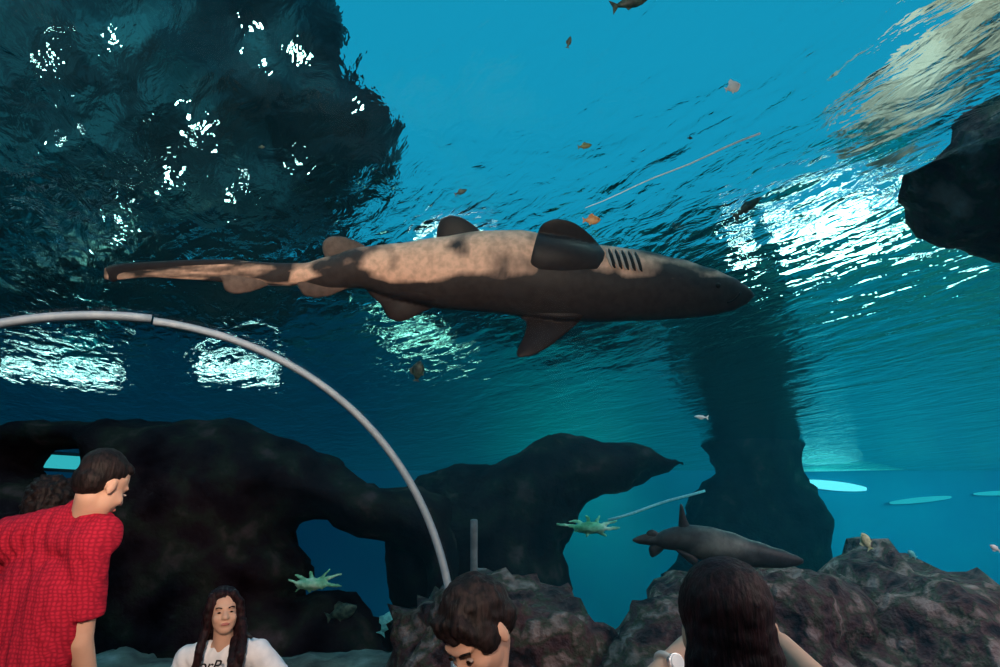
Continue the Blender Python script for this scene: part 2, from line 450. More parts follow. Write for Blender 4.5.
# ------------------------------------------------------------ lamps of the tank and glowing reflections
M['lamp_white'] = emit('lamp_white', (.75, .97, 1), 22)
M['lamp_soft'] = emit('lamp_soft', (.8, .97, 1), 7)
M['glint_cyan'] = emit('glint_cyan', (.30, .95, 1), 1.3)
M['glow_teal'] = emit('glow_teal', (.05, .62, .68), .75)
M['housing'] = pmat('lamp_housing', [(.5, (.05, .06, .07))], rough=.5)
def flood(name, loc, target, w, h, mat, label, group=None):
    t = empty(name, loc, label, 'lamp', group)
    q = (Vector(target) - Vector(loc)).to_track_quat('-Z', 'Y').to_matrix().to_4x4(); Mx = Matrix.Translation(loc) @ q
    bm = bmesh.new(); bmesh.ops.create_cube(bm, size=1, matrix=Mx @ Matrix.Translation((0, 0, .09)) @ Matrix.Diagonal((w + .1, h + .1, .16, 1)))
    bmesh.ops.bevel(bm, geom=bm.edges[:], offset=.02, segments=2, affect='EDGES')
    adopt(bm_obj('housing', bm, M['housing']), t)
    bm = bmesh.new(); bmesh.ops.create_grid(bm, x_segments=1, y_segments=1, size=.5, matrix=Mx @ Matrix.Translation((0, 0, .005)) @ Matrix.Diagonal((w, h, 1, 1)))
    adopt(bm_obj('lens', bm, mat), t)
    return t
r = ray(425, 328); k = (WZ - CAM.z) / r.z; sf = CAM + r * k; ht = sf + Vector((r.x, r.y, -r.z)) * ((11.5 - sf.y) / r.y)
M['lamp_green'] = emit('lamp_green', (.55, 1, .85), 7)
flood('underwater_floodlight', ht, sf, 1.3, .08, M['lamp_green'], 'underwater floodlight behind the wedge-shaped rock, glare on the ripples beneath the shark')  # unseen lamp, placed to account for the glare under the shark
# unseen overhead floodlights, grouped to shape the glare on the ripples
for x_, y_, w_, h_, lb in ((838, 218, .8, .5, 'largest overhead floodlight, the heart of the white glare on the ripples at upper right'),
                           (792, 236, .5, .3, 'overhead floodlight in the white glare, on the side of the shark head'),
                           (886, 226, .55, .25, 'overhead floodlight in the white glare, on the side of the right edge'),
                           (948, 250, .7, .14, 'low wide overhead floodlight streaking the ripples beneath the overhanging rock'),
                           (742, 252, .4, .16, 'small overhead floodlight glinting just above the shark snout'),
                           (455, 262, .9, .16, 'overhead floodlight glinting on the ripples under the middle of the shark')):
    flood('floodlight', AY(x_, y_, 9.0), CAM + Vector((2, 3, 2)), w_, h_, M['lamp_white'], lb)
for x, wd, Y in ((62, 1.5, 10.0), (238, 1.1, 10.0)):
    r = ray(x, 372); k = (WZ - CAM.z) / r.z; s = CAM + r * k
    hit = s + Vector((r.x, r.y, -r.z)) * ((Y - s.y) / r.y)
    flood('underwater_floodlight', hit, s, wd, .07, M['lamp_soft'], 'underwater floodlight behind the black rock, %s' % ('glare above the fluffy-haired person' if x < 100 else 'glare above the woman in white'))  # unseen lamps, placed behind the rock to account for the glare
flood('underwater_floodlight', PY(62, 462, 10.6), PY(64, 463, 3), .55, .20, M['glow_teal'], 'dim cyan underwater floodlight glimpsed through the small gap in the black rock')
def capsule_glint(a, b, r, mat, label):  # light reflections on the far wall, built as glowing tubes on added brackets
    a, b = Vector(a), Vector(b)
    t = empty('wall_glint', (a + b) / 2, label, 'lamp', 'light reflections built as glowing tubes on the far wall')
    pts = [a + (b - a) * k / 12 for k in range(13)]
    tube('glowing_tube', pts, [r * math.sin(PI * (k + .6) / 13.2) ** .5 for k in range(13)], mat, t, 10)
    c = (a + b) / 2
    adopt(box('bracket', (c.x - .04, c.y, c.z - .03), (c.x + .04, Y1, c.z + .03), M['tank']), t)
Yw = Y1 - .22
capsule_glint(PY(796, 482, Yw), PY(866, 489, Yw), .12, M['glint_cyan'], 'long bright cyan light reflection as a glowing tube on the far wall beside the pillar')
capsule_glint(PY(890, 503, Yw), PY(951, 497, Yw), .07, M['glow_teal'], 'cyan reflection built as a glowing tube on the far wall above the reef mound peak')
capsule_glint(PY(974, 494, Yw), PY(1030, 492, Yw), .06, M['glow_teal'], 'cyan reflection as a glowing tube on the far wall, cut off by the right edge')
tag(tube('float_line', [PY(x, 470.5 - (x - 797) * .018, Y1 - .15) for x in range(797, 1060, 15)], .035, M['rope']), 'pale rope stretched level along the far wall right of the pillar', 'rope')
tag(tube('rope', [PY(608 + 97 * k / 8, 520 - 30 * k / 8 + .8 * math.sin(k), 12) for k in range(9)], .022, M['rope']), 'thin pale rope slanting up to the left side of the rock pillar', 'rope')
# small lamps of the hall, seen as flecks through the ripples over the dark wall
k = 0
for x, y, sz in ((255, 30, .09), (262, 62, .06), (190, 118, .08), (205, 132, .05), (303, 55, .07), (352, 100, .06), (60, 130, .05), (112, 40, .05), (170, 175, .08), (120, 235, .10), (40, 60, .06), (300, 160, .05), (230, 190, .06)):
    p = AY(x, y, 7.7)
    bm = bmesh.new(); bmesh.ops.create_uvsphere(bm, u_segments=16, v_segments=10, radius=sz * .6, matrix=Matrix.Translation(p))
    tag(bm_obj('above_water_light', bm, M['lamp_white']), 'small white lamp on the dark wall above the water, broken into flecks by ripples', 'lamp', 'small lamps on the dark wall above the water')
#ROCKS-END
#SHARK-BEGIN
# ------------------------------------------------------------ sharks and fish
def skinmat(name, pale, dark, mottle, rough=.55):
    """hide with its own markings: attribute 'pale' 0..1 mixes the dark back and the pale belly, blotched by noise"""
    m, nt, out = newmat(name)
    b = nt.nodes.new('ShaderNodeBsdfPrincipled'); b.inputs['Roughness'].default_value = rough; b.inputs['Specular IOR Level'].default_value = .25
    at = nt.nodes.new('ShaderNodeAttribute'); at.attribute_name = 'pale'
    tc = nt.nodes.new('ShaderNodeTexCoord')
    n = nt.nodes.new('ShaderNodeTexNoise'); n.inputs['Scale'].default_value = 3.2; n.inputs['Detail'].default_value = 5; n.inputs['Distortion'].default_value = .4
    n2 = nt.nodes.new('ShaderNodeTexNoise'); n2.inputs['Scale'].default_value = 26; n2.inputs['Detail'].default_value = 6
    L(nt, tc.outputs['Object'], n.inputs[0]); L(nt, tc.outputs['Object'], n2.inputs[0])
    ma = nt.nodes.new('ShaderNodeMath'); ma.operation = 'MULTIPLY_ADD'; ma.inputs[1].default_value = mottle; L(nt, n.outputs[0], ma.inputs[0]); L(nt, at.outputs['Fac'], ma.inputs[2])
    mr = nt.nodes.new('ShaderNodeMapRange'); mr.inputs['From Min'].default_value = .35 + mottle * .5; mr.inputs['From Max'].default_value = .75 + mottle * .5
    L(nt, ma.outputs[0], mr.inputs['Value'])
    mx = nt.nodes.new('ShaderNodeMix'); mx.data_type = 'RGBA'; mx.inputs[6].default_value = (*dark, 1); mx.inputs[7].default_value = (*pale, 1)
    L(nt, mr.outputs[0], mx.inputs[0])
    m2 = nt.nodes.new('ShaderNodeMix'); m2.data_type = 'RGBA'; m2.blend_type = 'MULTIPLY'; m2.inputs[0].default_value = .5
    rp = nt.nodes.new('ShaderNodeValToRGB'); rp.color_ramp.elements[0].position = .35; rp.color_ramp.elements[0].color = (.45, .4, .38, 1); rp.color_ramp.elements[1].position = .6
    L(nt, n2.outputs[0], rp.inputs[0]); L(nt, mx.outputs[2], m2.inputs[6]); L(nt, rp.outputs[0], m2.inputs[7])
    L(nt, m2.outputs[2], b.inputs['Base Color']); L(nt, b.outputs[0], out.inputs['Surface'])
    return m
def interp(tab, x, k):
    for a, b in zip(tab, tab[1:]):
        if a[0] <= x <= b[0]:
            t = (x - a[0]) / (b[0] - a[0]); t = t * t * (3 - 2 * t) * .5 + t * .5
            return a[k] + (b[k] - a[k]) * t
    return tab[-1][k]
def swept(name, tab, depth, pale, mat, fat=.9, step=4, N=28, dfun=None):
    x0, x1 = tab[0][0], tab[-1][0]; n = int((x1 - x0) / step); verts, faces, pl = [], [], []
    for i in range(n + 1):
        x = x0 + (x1 - x0) * i / n; yt, yb = interp(tab, x, 1), interp(tab, x, 2)
        d = depth + (dfun(x) if dfun else 0); c = P(x, (yt + yb) / 2, d); h = (yb - yt) / 2 / FPX * d
        for k in range(N):
            a = 2 * PI * k / N
            verts.append(c + UP * h * math.cos(a) + FW * h * (fat(x) if callable(fat) else fat) * math.sin(a))
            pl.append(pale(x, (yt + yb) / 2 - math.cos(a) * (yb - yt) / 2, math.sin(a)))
    for i in range(n):
        for k in range(N): faces.append((i * N + k, i * N + (k + 1) % N, (i + 1) * N + (k + 1) % N, (i + 1) * N + k))
    faces.append(tuple(range(N))[::-1]); faces.append(tuple(n * N + k for k in range(N)))
    o = mesh_obj(name, verts, faces, mat)
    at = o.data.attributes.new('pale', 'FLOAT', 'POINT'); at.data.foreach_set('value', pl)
    return o
def fin(name, outline, depth, mat, parent, thick=.022, off=None, pale=0, cell=1.6):
    # smooth the outline a little
    q = outline
    for _ in range(2):
        r = []
        for a, b in zip(q, q[1:] + q[:1]):
            r += [(a[0] * .8 + b[0] * .2, a[1] * .8 + b[1] * .2), (a[0] * .2 + b[0] * .8, a[1] * .2 + b[1] * .8)]
        q = r
    o = inflate(name, q, lambda u, v: P(u, v, depth + (off(u, v) if off else 0)), FW, cell, thick, mat=mat, power=.7)
    at = o.data.attributes.new('pale', 'FLOAT', 'POINT')
    at.data.foreach_set('value', [pale] * len(o.data.vertices))
    return adopt(o, parent)

SD = 4.0
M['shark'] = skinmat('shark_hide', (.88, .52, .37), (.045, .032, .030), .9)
M['shark_fin'] = skinmat('shark_fin', (.30, .20, .16), (.028, .018, .018), .5)
M['slit'] = pmat('gill_slit', [(.5, (.012, .008, .008))], rough=.6)
M['slitpale'] = pmat('gill_fold', [(.5, (.55, .42, .36))], rough=.6)
sh = empty('shark', P(450, 275, SD), 'large brown shark with its lit flank painted mottled tan, gliding overhead, head to the right', 'shark')
tab = [(105, 268, 279), (112, 266, 280), (150, 264, 277), (200, 262, 280), (240, 261, 284), (280, 263, 286), (305, 263, 286), (330, 256, 290), (360, 247, 288), (400, 243, 300), (440, 237, 309), (480, 231, 312), (520, 230, 316), (560, 237, 321), (600, 245, 322), (640, 250, 321), (680, 259, 319), (710, 268, 316), (732, 277, 311), (745, 285, 305), (752, 291, 299), (754, 294, 297)]
def pale(x, y, s):  # own markings plus painted light: lit upper flank tan, shaded lower flank dark
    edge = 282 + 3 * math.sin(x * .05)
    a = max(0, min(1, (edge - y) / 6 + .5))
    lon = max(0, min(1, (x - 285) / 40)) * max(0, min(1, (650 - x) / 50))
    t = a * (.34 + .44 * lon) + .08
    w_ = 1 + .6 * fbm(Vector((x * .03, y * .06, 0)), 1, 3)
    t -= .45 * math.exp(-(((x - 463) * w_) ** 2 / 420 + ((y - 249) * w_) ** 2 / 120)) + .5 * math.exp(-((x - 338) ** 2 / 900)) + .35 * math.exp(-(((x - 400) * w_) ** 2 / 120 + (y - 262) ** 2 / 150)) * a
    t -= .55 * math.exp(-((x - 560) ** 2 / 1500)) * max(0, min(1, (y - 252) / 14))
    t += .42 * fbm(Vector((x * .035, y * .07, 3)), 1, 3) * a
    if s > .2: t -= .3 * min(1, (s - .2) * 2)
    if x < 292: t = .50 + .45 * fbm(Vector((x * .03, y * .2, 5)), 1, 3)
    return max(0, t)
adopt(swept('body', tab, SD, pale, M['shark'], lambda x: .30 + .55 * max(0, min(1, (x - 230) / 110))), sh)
def hug(u, v):               # the fin's root lies on the flank, its blade leaves it
    yt, yb = interp(tab, u, 1), interp(tab, u, 2); q = max(-1, min(1, ((yt + yb) / 2 - v) / ((yb - yt) / 2)))
    return -math.sqrt(1 - q * q) * (yb - yt) / 2 / FPX * SD * .85 - .004
fin('pectoral_fin', [(528, 278), (531, 258), (536, 238), (541, 224), (556, 218), (574, 222), (590, 234), (602, 248), (611, 262), (612, 282), (570, 290)], SD, M['shark_fin'], sh, .03, off=lambda u, v: hug(u, v) - max(0, 262 - v) * .003 + max(0, v - 262) * .0030 + max(0, u - 596) * .002)
fin('pectoral_fin', [(519, 305), (520, 318), (527, 322), (525, 335), (516, 352), (518, 358), (532, 356), (549, 347), (562, 336), (580, 322), (590, 308), (560, 300)], SD, M['shark_fin'], sh, .03, off=lambda u, v: hug(u, v) - max(0, v - 312) * .004 + max(0, 322 - v) * .0045)
fin('dorsal_fin', [(436, 244), (437, 228), (441, 219), (450, 215), (462, 217), (474, 225), (486, 236), (480, 246)], SD + .05, M['shark_fin'], sh, .022)
fin('dorsal_fin', [(326, 260), (322, 250), (323, 241), (330, 236), (342, 236), (356, 241), (368, 247), (350, 262)], SD + .03, M['shark_fin'], sh, .02, pale=.55)
fin('pelvic_fin', [(362, 284), (370, 295), (381, 304), (388, 318), (398, 322), (408, 320), (420, 313), (436, 307), (470, 300), (470, 284), (420, 282)], SD, M['shark_fin'], sh, .02, off=lambda u, v: hug(u, v) + max(0, 300 - v) * .003 + max(0, u - 418) * .0012, pale=.25)
fin('anal_fin', [(294, 278), (299, 289), (304, 296), (316, 298), (330, 296), (345, 289), (362, 284), (330, 276)], SD - .02, M['shark_fin'], sh, .018, pale=.5)
fin('tail_fin', [(214, 274), (222, 280), (224, 290), (232, 294), (247, 293), (262, 288), (276, 282), (282, 276), (250, 270)], SD - .01, M['shark_fin'], sh, .016, pale=.6)
fin('tail_lobe', [(103, 269), (112, 264), (160, 261), (210, 259), (250, 260), (240, 270), (180, 270), (125, 276), (113, 283), (107, 279)], SD, M['shark_fin'], sh, .014, pale=.3)
def on_body(x, y, lift=0):
    yt, yb = interp(tab, x, 1), interp(tab, x, 2); c = (yt + yb) / 2; h = (yb - yt) / 2
    ca = max(-1, min(1, (c - y) / h)); s = -math.sqrt(1 - ca * ca)
    return P(x, c, SD) + UP * ((c - y) / FPX * SD) + FW * (s * h / FPX * SD * .85 - lift)
for k in range(5):
    x = 606 + k * 6.5
    pts = [on_body(x + 4 * t * t, 251 + k * .8 + 20 * t, .004) for t in [j / 8 for j in range(9)]]
    g_ = tube('gill_slit', pts, [.004 + .010 * math.sin(PI * j / 8) for j in range(9)], M['slit'], sh, 8)
    tube('gill_fold', [p - RT * .016 - FW * .004 for p in pts], [.003 + .007 * math.sin(PI * j / 8) for j in range(9)], M['slitpale'], sh, 8)
tube('mouth', [on_body(722 + 14 * t, 303 - 10 * t * t, .003) for t in [j / 8 for j in range(9)]], .006, M['slit'], sh)
bm = bmesh.new(); bmesh.ops.create_icosphere(bm, subdivisions=3, radius=.017, matrix=Matrix.Translation(on_body(712, 287, -.004)))
adopt(bm_obj('eye', bm, M['slit']), sh)

# the second, smaller shark over the reef
M['grey_hide'] = skinmat('grey_hide', (.22, .24, .22), (.03, .035, .04), .7)
s2 = empty('small_shark', P(715, 548, 5.0), 'grey shark swimming low over the reef behind the dark long-haired head', 'shark')
tab2 = [(640, 538, 542), (655, 535, 545), (664, 530, 549), (674, 527, 550), (690, 525, 556), (710, 527, 562), (730, 532, 565), (755, 541, 567), (780, 549, 568), (796, 555, 566), (803, 559, 563)]
adopt(swept('body', tab2, 5.0, lambda x, y, s: .3 + .35 * math.exp(-((x - 722) ** 2 / 500 + (y - 544) ** 2 / 60)), M['grey_hide'], .8, 3), s2)
fin('dorsal_fin', [(678, 530), (679, 515), (680, 503), (683, 505), (686, 518), (692, 530)], 5.0, M['grey_hide'], s2, .02, cell=.9)
fin('tail_fin', [(631, 540), (638, 536), (648, 533), (660, 532), (666, 540), (660, 548), (648, 545), (638, 544)], 5.0, M['grey_hide'], s2, .02, cell=.9)
fin('tail_lobe', [(648, 546), (660, 542), (667, 545), (662, 552), (653, 558), (650, 556)], 5.0, M['grey_hide'], s2, .02, cell=.9)
fin('pelvic_fin', [(674, 548), (690, 552), (700, 560), (694, 566), (686, 560), (678, 553)], 4.95, M['grey_hide'], s2, .02, cell=.9)
fin('second_dorsal_fin', [(645, 537), (647, 531), (653, 529), (660, 534), (658, 540)], 5.0, M['grey_hide'], s2, .015, cell=.8)

fishmats = {
 'orange': pmat('orange_scales', [(.4, (.55, .22, .07)), (.6, (.75, .42, .18))], scale=30, rough=.5),
 'dark': pmat('dark_scales', [(.4, (.01, .03, .03)), (.6, (.05, .09, .07))], scale=30, rough=.5),
 'olive': pmat('olive_scales', [(.4, (.04, .09, .04)), (.6, (.16, .2, .09))], scale=30, rough=.5),
 'pale': pmat('pale_scales', [(.4, (.75, .75, .7)), (.6, (.95, .95, .9))], scale=30, rough=.5),
 'yellow': pmat('yellow_scales', [(.4, (.6, .6, .3)), (.6, (.9, .9, .6))], scale=30, rough=.5),
 'blue': pmat('blue_scales', [(.4, (.1, .45, .5)), (.6, (.2, .7, .7))], scale=30, rough=.5)}
M['eye'] = M['slit']
def fish(px, py, Lpx, d, ang, mat, label, slim=.32, group=None, yaw=0):
    """ang: heading in the picture plane, degrees anticlockwise from right; yaw turns it towards or away"""
    o = P(px, py, d); Lm = Lpx / FPX * d
    a = math.radians(ang); X = (RT * math.cos(a) + UP * math.sin(a)); Z = (UP * math.cos(a) - RT * math.sin(a))
    if yaw: X = (X * math.cos(math.radians(yaw)) + FW * math.sin(math.radians(yaw))).normalized()
    Y = Z.cross(X)
    t = empty('fish', o, label, 'fish', group)
    prof = [(-.36, .05), (-.25, .09), (-.1, .16), (.05, .19), (.2, .17), (.33, .11), (.42, .05), (.46, .02)]
    N = 14; vs, fs = [], []
    for s, h in prof:
        for k in range(N):
            b = 2 * PI * k / N; vs.append(o + X * s * Lm + Z * math.cos(b) * h * Lm * slim / .32 + Y * math.sin(b) * h * Lm * .5)
    for i in range(len(prof) - 1):
        for k in range(N): fs.append((i * N + k, i * N + (k + 1) % N, (i + 1) * N + (k + 1) % N, (i + 1) * N + k))
    fs.append(tuple(range(N))[::-1]); fs.append(tuple((len(prof) - 1) * N + k for k in range(N)))
    adopt(mesh_obj('body', vs, fs, fishmats[mat]), t)
    def plate(nm, pts, th):
        n = len(pts); c = [o + X * u * Lm + Z * v * Lm for u, v in pts]
        vs = [p + Y * th * Lm for p in c] + [p - Y * th * Lm for p in c]
        fs = [tuple(range(n)), tuple(range(2 * n - 1, n - 1, -1))] + [(k, n + k, n + (k + 1) % n, (k + 1) % n) for k in range(n)]
        adopt(mesh_obj(nm, vs, fs, fishmats[mat], smooth=False), t)
    plate('tail_fin', [(-.33, .03), (-.5, .17), (-.46, 0), (-.5, -.17), (-.33, -.03)], .012)
    k = slim / .32
    plate('dorsal_fin', [(-.2, .08 * k), (-.16, .2 * k), (.02, .27 * k), (.16, .16 * k)], .01)
    plate('anal_fin', [(-.2, -.08 * k), (-.14, -.2 * k), (.0, -.15 * k)], .01)
    if Lpx > 12:
        bm = bmesh.new()
        for s in (1, -1): bmesh.ops.create_icosphere(bm, subdivisions=1, radius=.025 * Lm, matrix=Matrix.Translation(o + X * .33 * Lm + Z * .03 * Lm + Y * s * .05 * Lm))
        adopt(bm_obj('eye', bm, M['slit']), t)
    return t
fish(592, 220, 19, 3.3, 2, 'orange', 'small orange fish just above the upper pectoral fin of the shark', .42)
fish(461, 192, 14, 3.2, 22, 'dark', 'small dark fish above the first fin on the back of the large shark', .3)
fish(585, 146, 15, 3.0, 10, 'olive', 'small olive fish high in the clear blue water, alone near the middle', .32)
fish(569, 42, 13, 2.4, 75, 'dark', 'small dark fish heading straight up near the top of the blue water', .3)
fish(690, 138, 6, 3.0, 0, 'dark', 'tiny dark speck of a fish left of the thin scratch line end', .4)
fish(733, 87, 17, 2.7, 20, 'pale', 'small whitish rounded fish high in the blue water toward the beige ledge', .6)
fish(632, 1, 44, 2.35, 18, 'dark', 'dark fish cut off by the top edge of the picture', .28)
fish(418, 371, 22, 4.6, 80, 'dark', 'dark fish hanging upright under the ripples right of the curved strip', .5)
fish(701, 417, 15, 6.5, 175, 'pale', 'slim white fish in front of the upper part of the rock pillar', .2)
fish(866, 541, 20, 5.2, 118, 'yellow', 'pale yellow fish nosing upward at the peak of the reef mound', .42)
fish(912, 554, 12, 5.4, 140, 'blue', 'small pale blue fish just right of the reef mound peak', .4)
fish(995, 548, 13, 5.4, 150, 'pale', 'small pale fish at the right edge low over the reef', .35)
fish(748, 207, 36, 3.3, 38, 'dark', 'slim dark fish silhouette beside the white glare at upper right', .2)
fish(262, 147, 7, 2.9, 0, 'dark', 'tiny dark fish against the ripples above the long tail of the shark', .35)
fish(342, 612, 34, 7.0, 20, 'dark', 'dark grey fish inside the blue opening of the black rock', .4)
fish(388, 622, 30, 6.9, 60, 'blue', 'pale green fish diving at the lower right of the blue opening', .4)

# lit coral at the end of the slanting rope, and in the cave
M['coral'] = pmat('green_coral', [(.35, (.06, .30, .14)), (.55, (.25, .60, .38)), (.7, (.75, .95, .75))], scale=6, rough=.8)
def coral(px, py, d, size, label, seed, n=9, wide=1.6):
    rnd = random.Random(seed); c = P(px, py, d); prims = [('e', c, (size * .30 * wide, size * .25, size * .16))]
    for k in range(n):
        a = PI * (k + .5) / n * 2; v = Vector((math.cos(a) * wide, rnd.uniform(-.4, .4), math.sin(a) * .7 + .1)) * size * rnd.uniform(.35, .6)
        m_ = c + v * .55 + Vector((0, 0, rnd.uniform(-.05, .1) * size))
        prims += [('c', c, m_, size * .07, size * .05), ('c', m_, c + v + Vector((0, 0, rnd.uniform(-.1, .1) * size)), size * .05, size * .03)]
    return tag(solid('coral', prims, size * .022, M['coral'], 2, rough=size * .03, rscale=6 / size), label, 'coral')
coral(590, 528, 8.2, .42, 'pale green branching coral at the lower end of the slanting rope', 3)
coral(312, 584, 7.2, .36, 'pale green coral at the left lip of the blue opening in the rock', 5)
# part of a further ring seam, built as an upright post
tag(tube('post', [P(474, 520 + 9 * k, 5.6) for k in range(8)], [.03] * 8, pmat('post_grey', [(.4, (.10, .13, .15)), (.6, (.16, .2, .22))], scale=9)), 'dim grey post for a further seam, just right of the foot of the curved strip', 'post')
# faint scratch on the acrylic, built as a thin line in the water
tag(tube('scratch_line', [P(585 + 175 * k / 10, 208 - 75 * k / 10 + .8 * math.sin(k * 1.3), 2.8) for k in range(11)], [.0015 + .0003 * k for k in range(11)], M['rope']), 'thin pale line slanting across the open blue above the shark', 'line')
#SHARK-END
#PEOPLE-BEGIN
# ------------------------------------------------------------ people
def skin_mat(name, c):
    return pmat(name, [(.3, tuple(x * .85 for x in c)), (.7, c)], scale=12, rough=.55, sss=.05)
M['skin'] = skin_mat('skin', (.62, .38, .27)); M['skin2'] = skin_mat('skin_tan', (.52, .31, .22))
M['hair'] = pmat('black_hair', [(.4, (.003, .002, .002)), (.6, (.014, .008, .008))], scale=14, rough=.6, stretch=(6, 6, 1), bump=.004, bscale=20, spec=.2)
M['hair_red'] = pmat('dark_reddish_hair', [(.4, (.004, .001, .002)), (.6, (.020, .005, .007))], scale=14, rough=.6, stretch=(7, 7, 1), bump=.004, bscale=20, spec=.2)
M['shoe'] = pmat('shoe', [(.5, (.03, .03, .03))], rough=.6)
M['jeans'] = pmat('trousers', [(.4, (.02, .025, .05)), (.6, (.035, .04, .075))], scale=40, rough=.9)
M['white'] = pmat('white_cotton', [(.4, (.72, .76, .80)), (.6, (.82, .85, .88))], scale=20, rough=.9, bump=.004, bscale=9)
M['plum'] = pmat('plum_cotton', [(.4, (.08, .02, .04)), (.6, (.13, .04, .07))], scale=20, rough=.9)
M['teal_top'] = pmat('dark_cotton', [(.4, (.03, .03, .04)), (.6, (.06, .05, .06))], scale=20, rough=.9)
M['lip'] = pmat('lip', [(.5, (.38, .13, .11))], rough=.5)
M['eyewhite'] = pmat('eye_white', [(.5, (.30, .25, .23))], rough=.3)
M['iris'] = pmat('iris_brown', [(.5, (.012, .006, .004))], rough=1, spec=0)
M['black'] = pmat('black_plastic', [(.5, (.015, .015, .017))], rough=.4)
# red checked shirt: woven check in the cloth
m, nt, out = newmat('red_check_cotton')
b = nt.nodes.new('ShaderNodeBsdfPrincipled'); b.inputs['Roughness'].default_value = .9; b.inputs['Specular IOR Level'].default_value = .1
tc = nt.nodes.new('ShaderNodeTexCoord'); cols = []
for d in ('X', 'Z'):
    wv = nt.nodes.new('ShaderNodeTexWave'); wv.bands_direction = d; wv.inputs['Scale'].default_value = 22; wv.inputs['Distortion'].default_value = 6; wv.inputs['Detail Scale'].default_value = 1
    L(nt, tc.outputs['Object'], wv.inputs[0]); cols.append(wv)
mm = nt.nodes.new('ShaderNodeMath'); mm.operation = 'MULTIPLY'; L(nt, cols[0].outputs['Fac'], mm.inputs[0]); L(nt, cols[1].outputs['Fac'], mm.inputs[1])
nz = nt.nodes.new('ShaderNodeTexNoise'); nz.inputs['Scale'].default_value = 60; L(nt, tc.outputs['Object'], nz.inputs[0])
m3 = nt.nodes.new('ShaderNodeMath'); m3.operation = 'MULTIPLY_ADD'; m3.inputs[1].default_value = .5; L(nt, nz.outputs[0], m3.inputs[0]); L(nt, mm.outputs[0], m3.inputs[2])
rp = nt.nodes.new('ShaderNodeValToRGB'); rp.color_ramp.elements[0].position = .2; rp.color_ramp.elements[0].color = (.26, .010, .026, 1); rp.color_ramp.elements[1].position = .8; rp.color_ramp.elements[1].color = (.46, .018, .042, 1)
L(nt, m3.outputs[0], rp.inputs[0]); L(nt, rp.outputs[0], b.inputs['Base Color']); L(nt, b.outputs[0], out.inputs['Surface']); M['red'] = m

def frame(f, up):
    f = Vector(f).normalized(); x = f.cross(Vector(up)).normalized(); z = x.cross(f).normalized()
    return Matrix((x, f, z)).transposed()          # columns: right-hand side of the person, facing, up
def head_prims(H, R, s):
    p = lambda x, y, z: H + R @ (Vector((x, y, z)) * s)
    e = lambda c, r: ('e', p(*c), tuple(q * s for q in r), R)
    pr = [e((0, -.012, .03), (.074, .092, .084)), e((0, .028, -.03), (.062, .060, .080)), e((0, .045, -.083), (.038, .036, .028)),
          ('c', p(0, .080, .008), p(0, .104, -.028), .009 * s, .013 * s), e((0, .070, .022), (.050, .022, .012)), e((0, .083, -.060), (.024, .012, .012))]
    for k in (1, -1): pr += [e((k * .034, .060, -.03), (.026, .026, .026)), e((k * .077, -.008, -.012), (.009, .018, .031)), e((k * .012, .096, -.030), (.009, .009, .008))]
    return pr
def face_parts(H, R, s, parent):
    p = lambda x, y, z: H + R @ (Vector((x, y, z)) * s)
    for k in (1, -1):
        bm = bmesh.new(); bmesh.ops.create_icosphere(bm, subdivisions=2, radius=1, matrix=Matrix.Translation(p(k * .031, .0815, -.001)) @ R.to_4x4() @ Matrix.Diagonal((.012 * s, .0065 * s, .0042 * s, 1)))
        e = adopt(bm_obj('eye', bm, M['eyewhite']), parent)
        bm = bmesh.new(); bmesh.ops.create_icosphere(bm, subdivisions=2, radius=1, matrix=Matrix.Translation(p(k * .031, .0872, -.001)) @ R.to_4x4() @ Matrix.Diagonal((.0078 * s, .004 * s, .0046 * s, 1)))
        i = bm_obj('iris', bm, M['iris']); i.parent = e
        tube('eyebrow', [p(k * (.016 + .030 * t), .0885 - .012 * t * t, .018 + .006 * math.sin(PI * t * .8)) for t in (0, .25, .5, .75, 1)], [.0035 * s] * 5, M['hair'], parent, 6)
    bm = bmesh.new(); bmesh.ops.create_icosphere(bm, subdivisions=3, radius=1, matrix=Matrix.Translation(p(0, .0905, -.060)) @ R.to_4x4() @ Matrix.Diagonal((.023 * s, .006 * s, .008 * s, 1)))
    adopt(bm_obj('lips', bm, M['lip']), parent)
def hand_prims(w, d, n, s=1, curl=.5, side=1):
    d = Vector(d).normalized(); n = Vector(n); n = (n - d * n.dot(d)).normalized(); q = d.cross(n) * side
    Rm = Matrix((q, d, n)).transposed(); pr = [('e', w + d * .045 * s, (.038 * s, .05 * s, .014 * s), Rm), ('e', w + d * .07 * s, (.040 * s, .02 * s, .012 * s), Rm)]
    for k, ln in enumerate((.85, 1.0, .93, .72)):
        b = w + d * (.085 - abs(k - 1.3) * .004) * s + q * (.034 - k * .0227) * s; dd = d.copy(); ax = q
        for j, sl in enumerate((.040, .026, .020)):
            dd = (dd * math.cos(curl * (.5 + .4 * j)) + n * math.sin(curl * (.5 + .4 * j))).normalized()
            e = b + dd * sl * ln * s; pr.append(('c', b, e, .0088 * s, .0078 * s)); b = e
    b = w + d * .022 * s + q * .030 * s; dd = (d * .6 + q * .75 + n * .25).normalized()
    for sl in (.035, .030, .022):
        e = b + dd * sl * s; pr.append(('c', b, e, .0105 * s, .009 * s)); b = e; dd = (dd + d * .35 - q * .15 + n * curl * .3).normalized()
    return pr

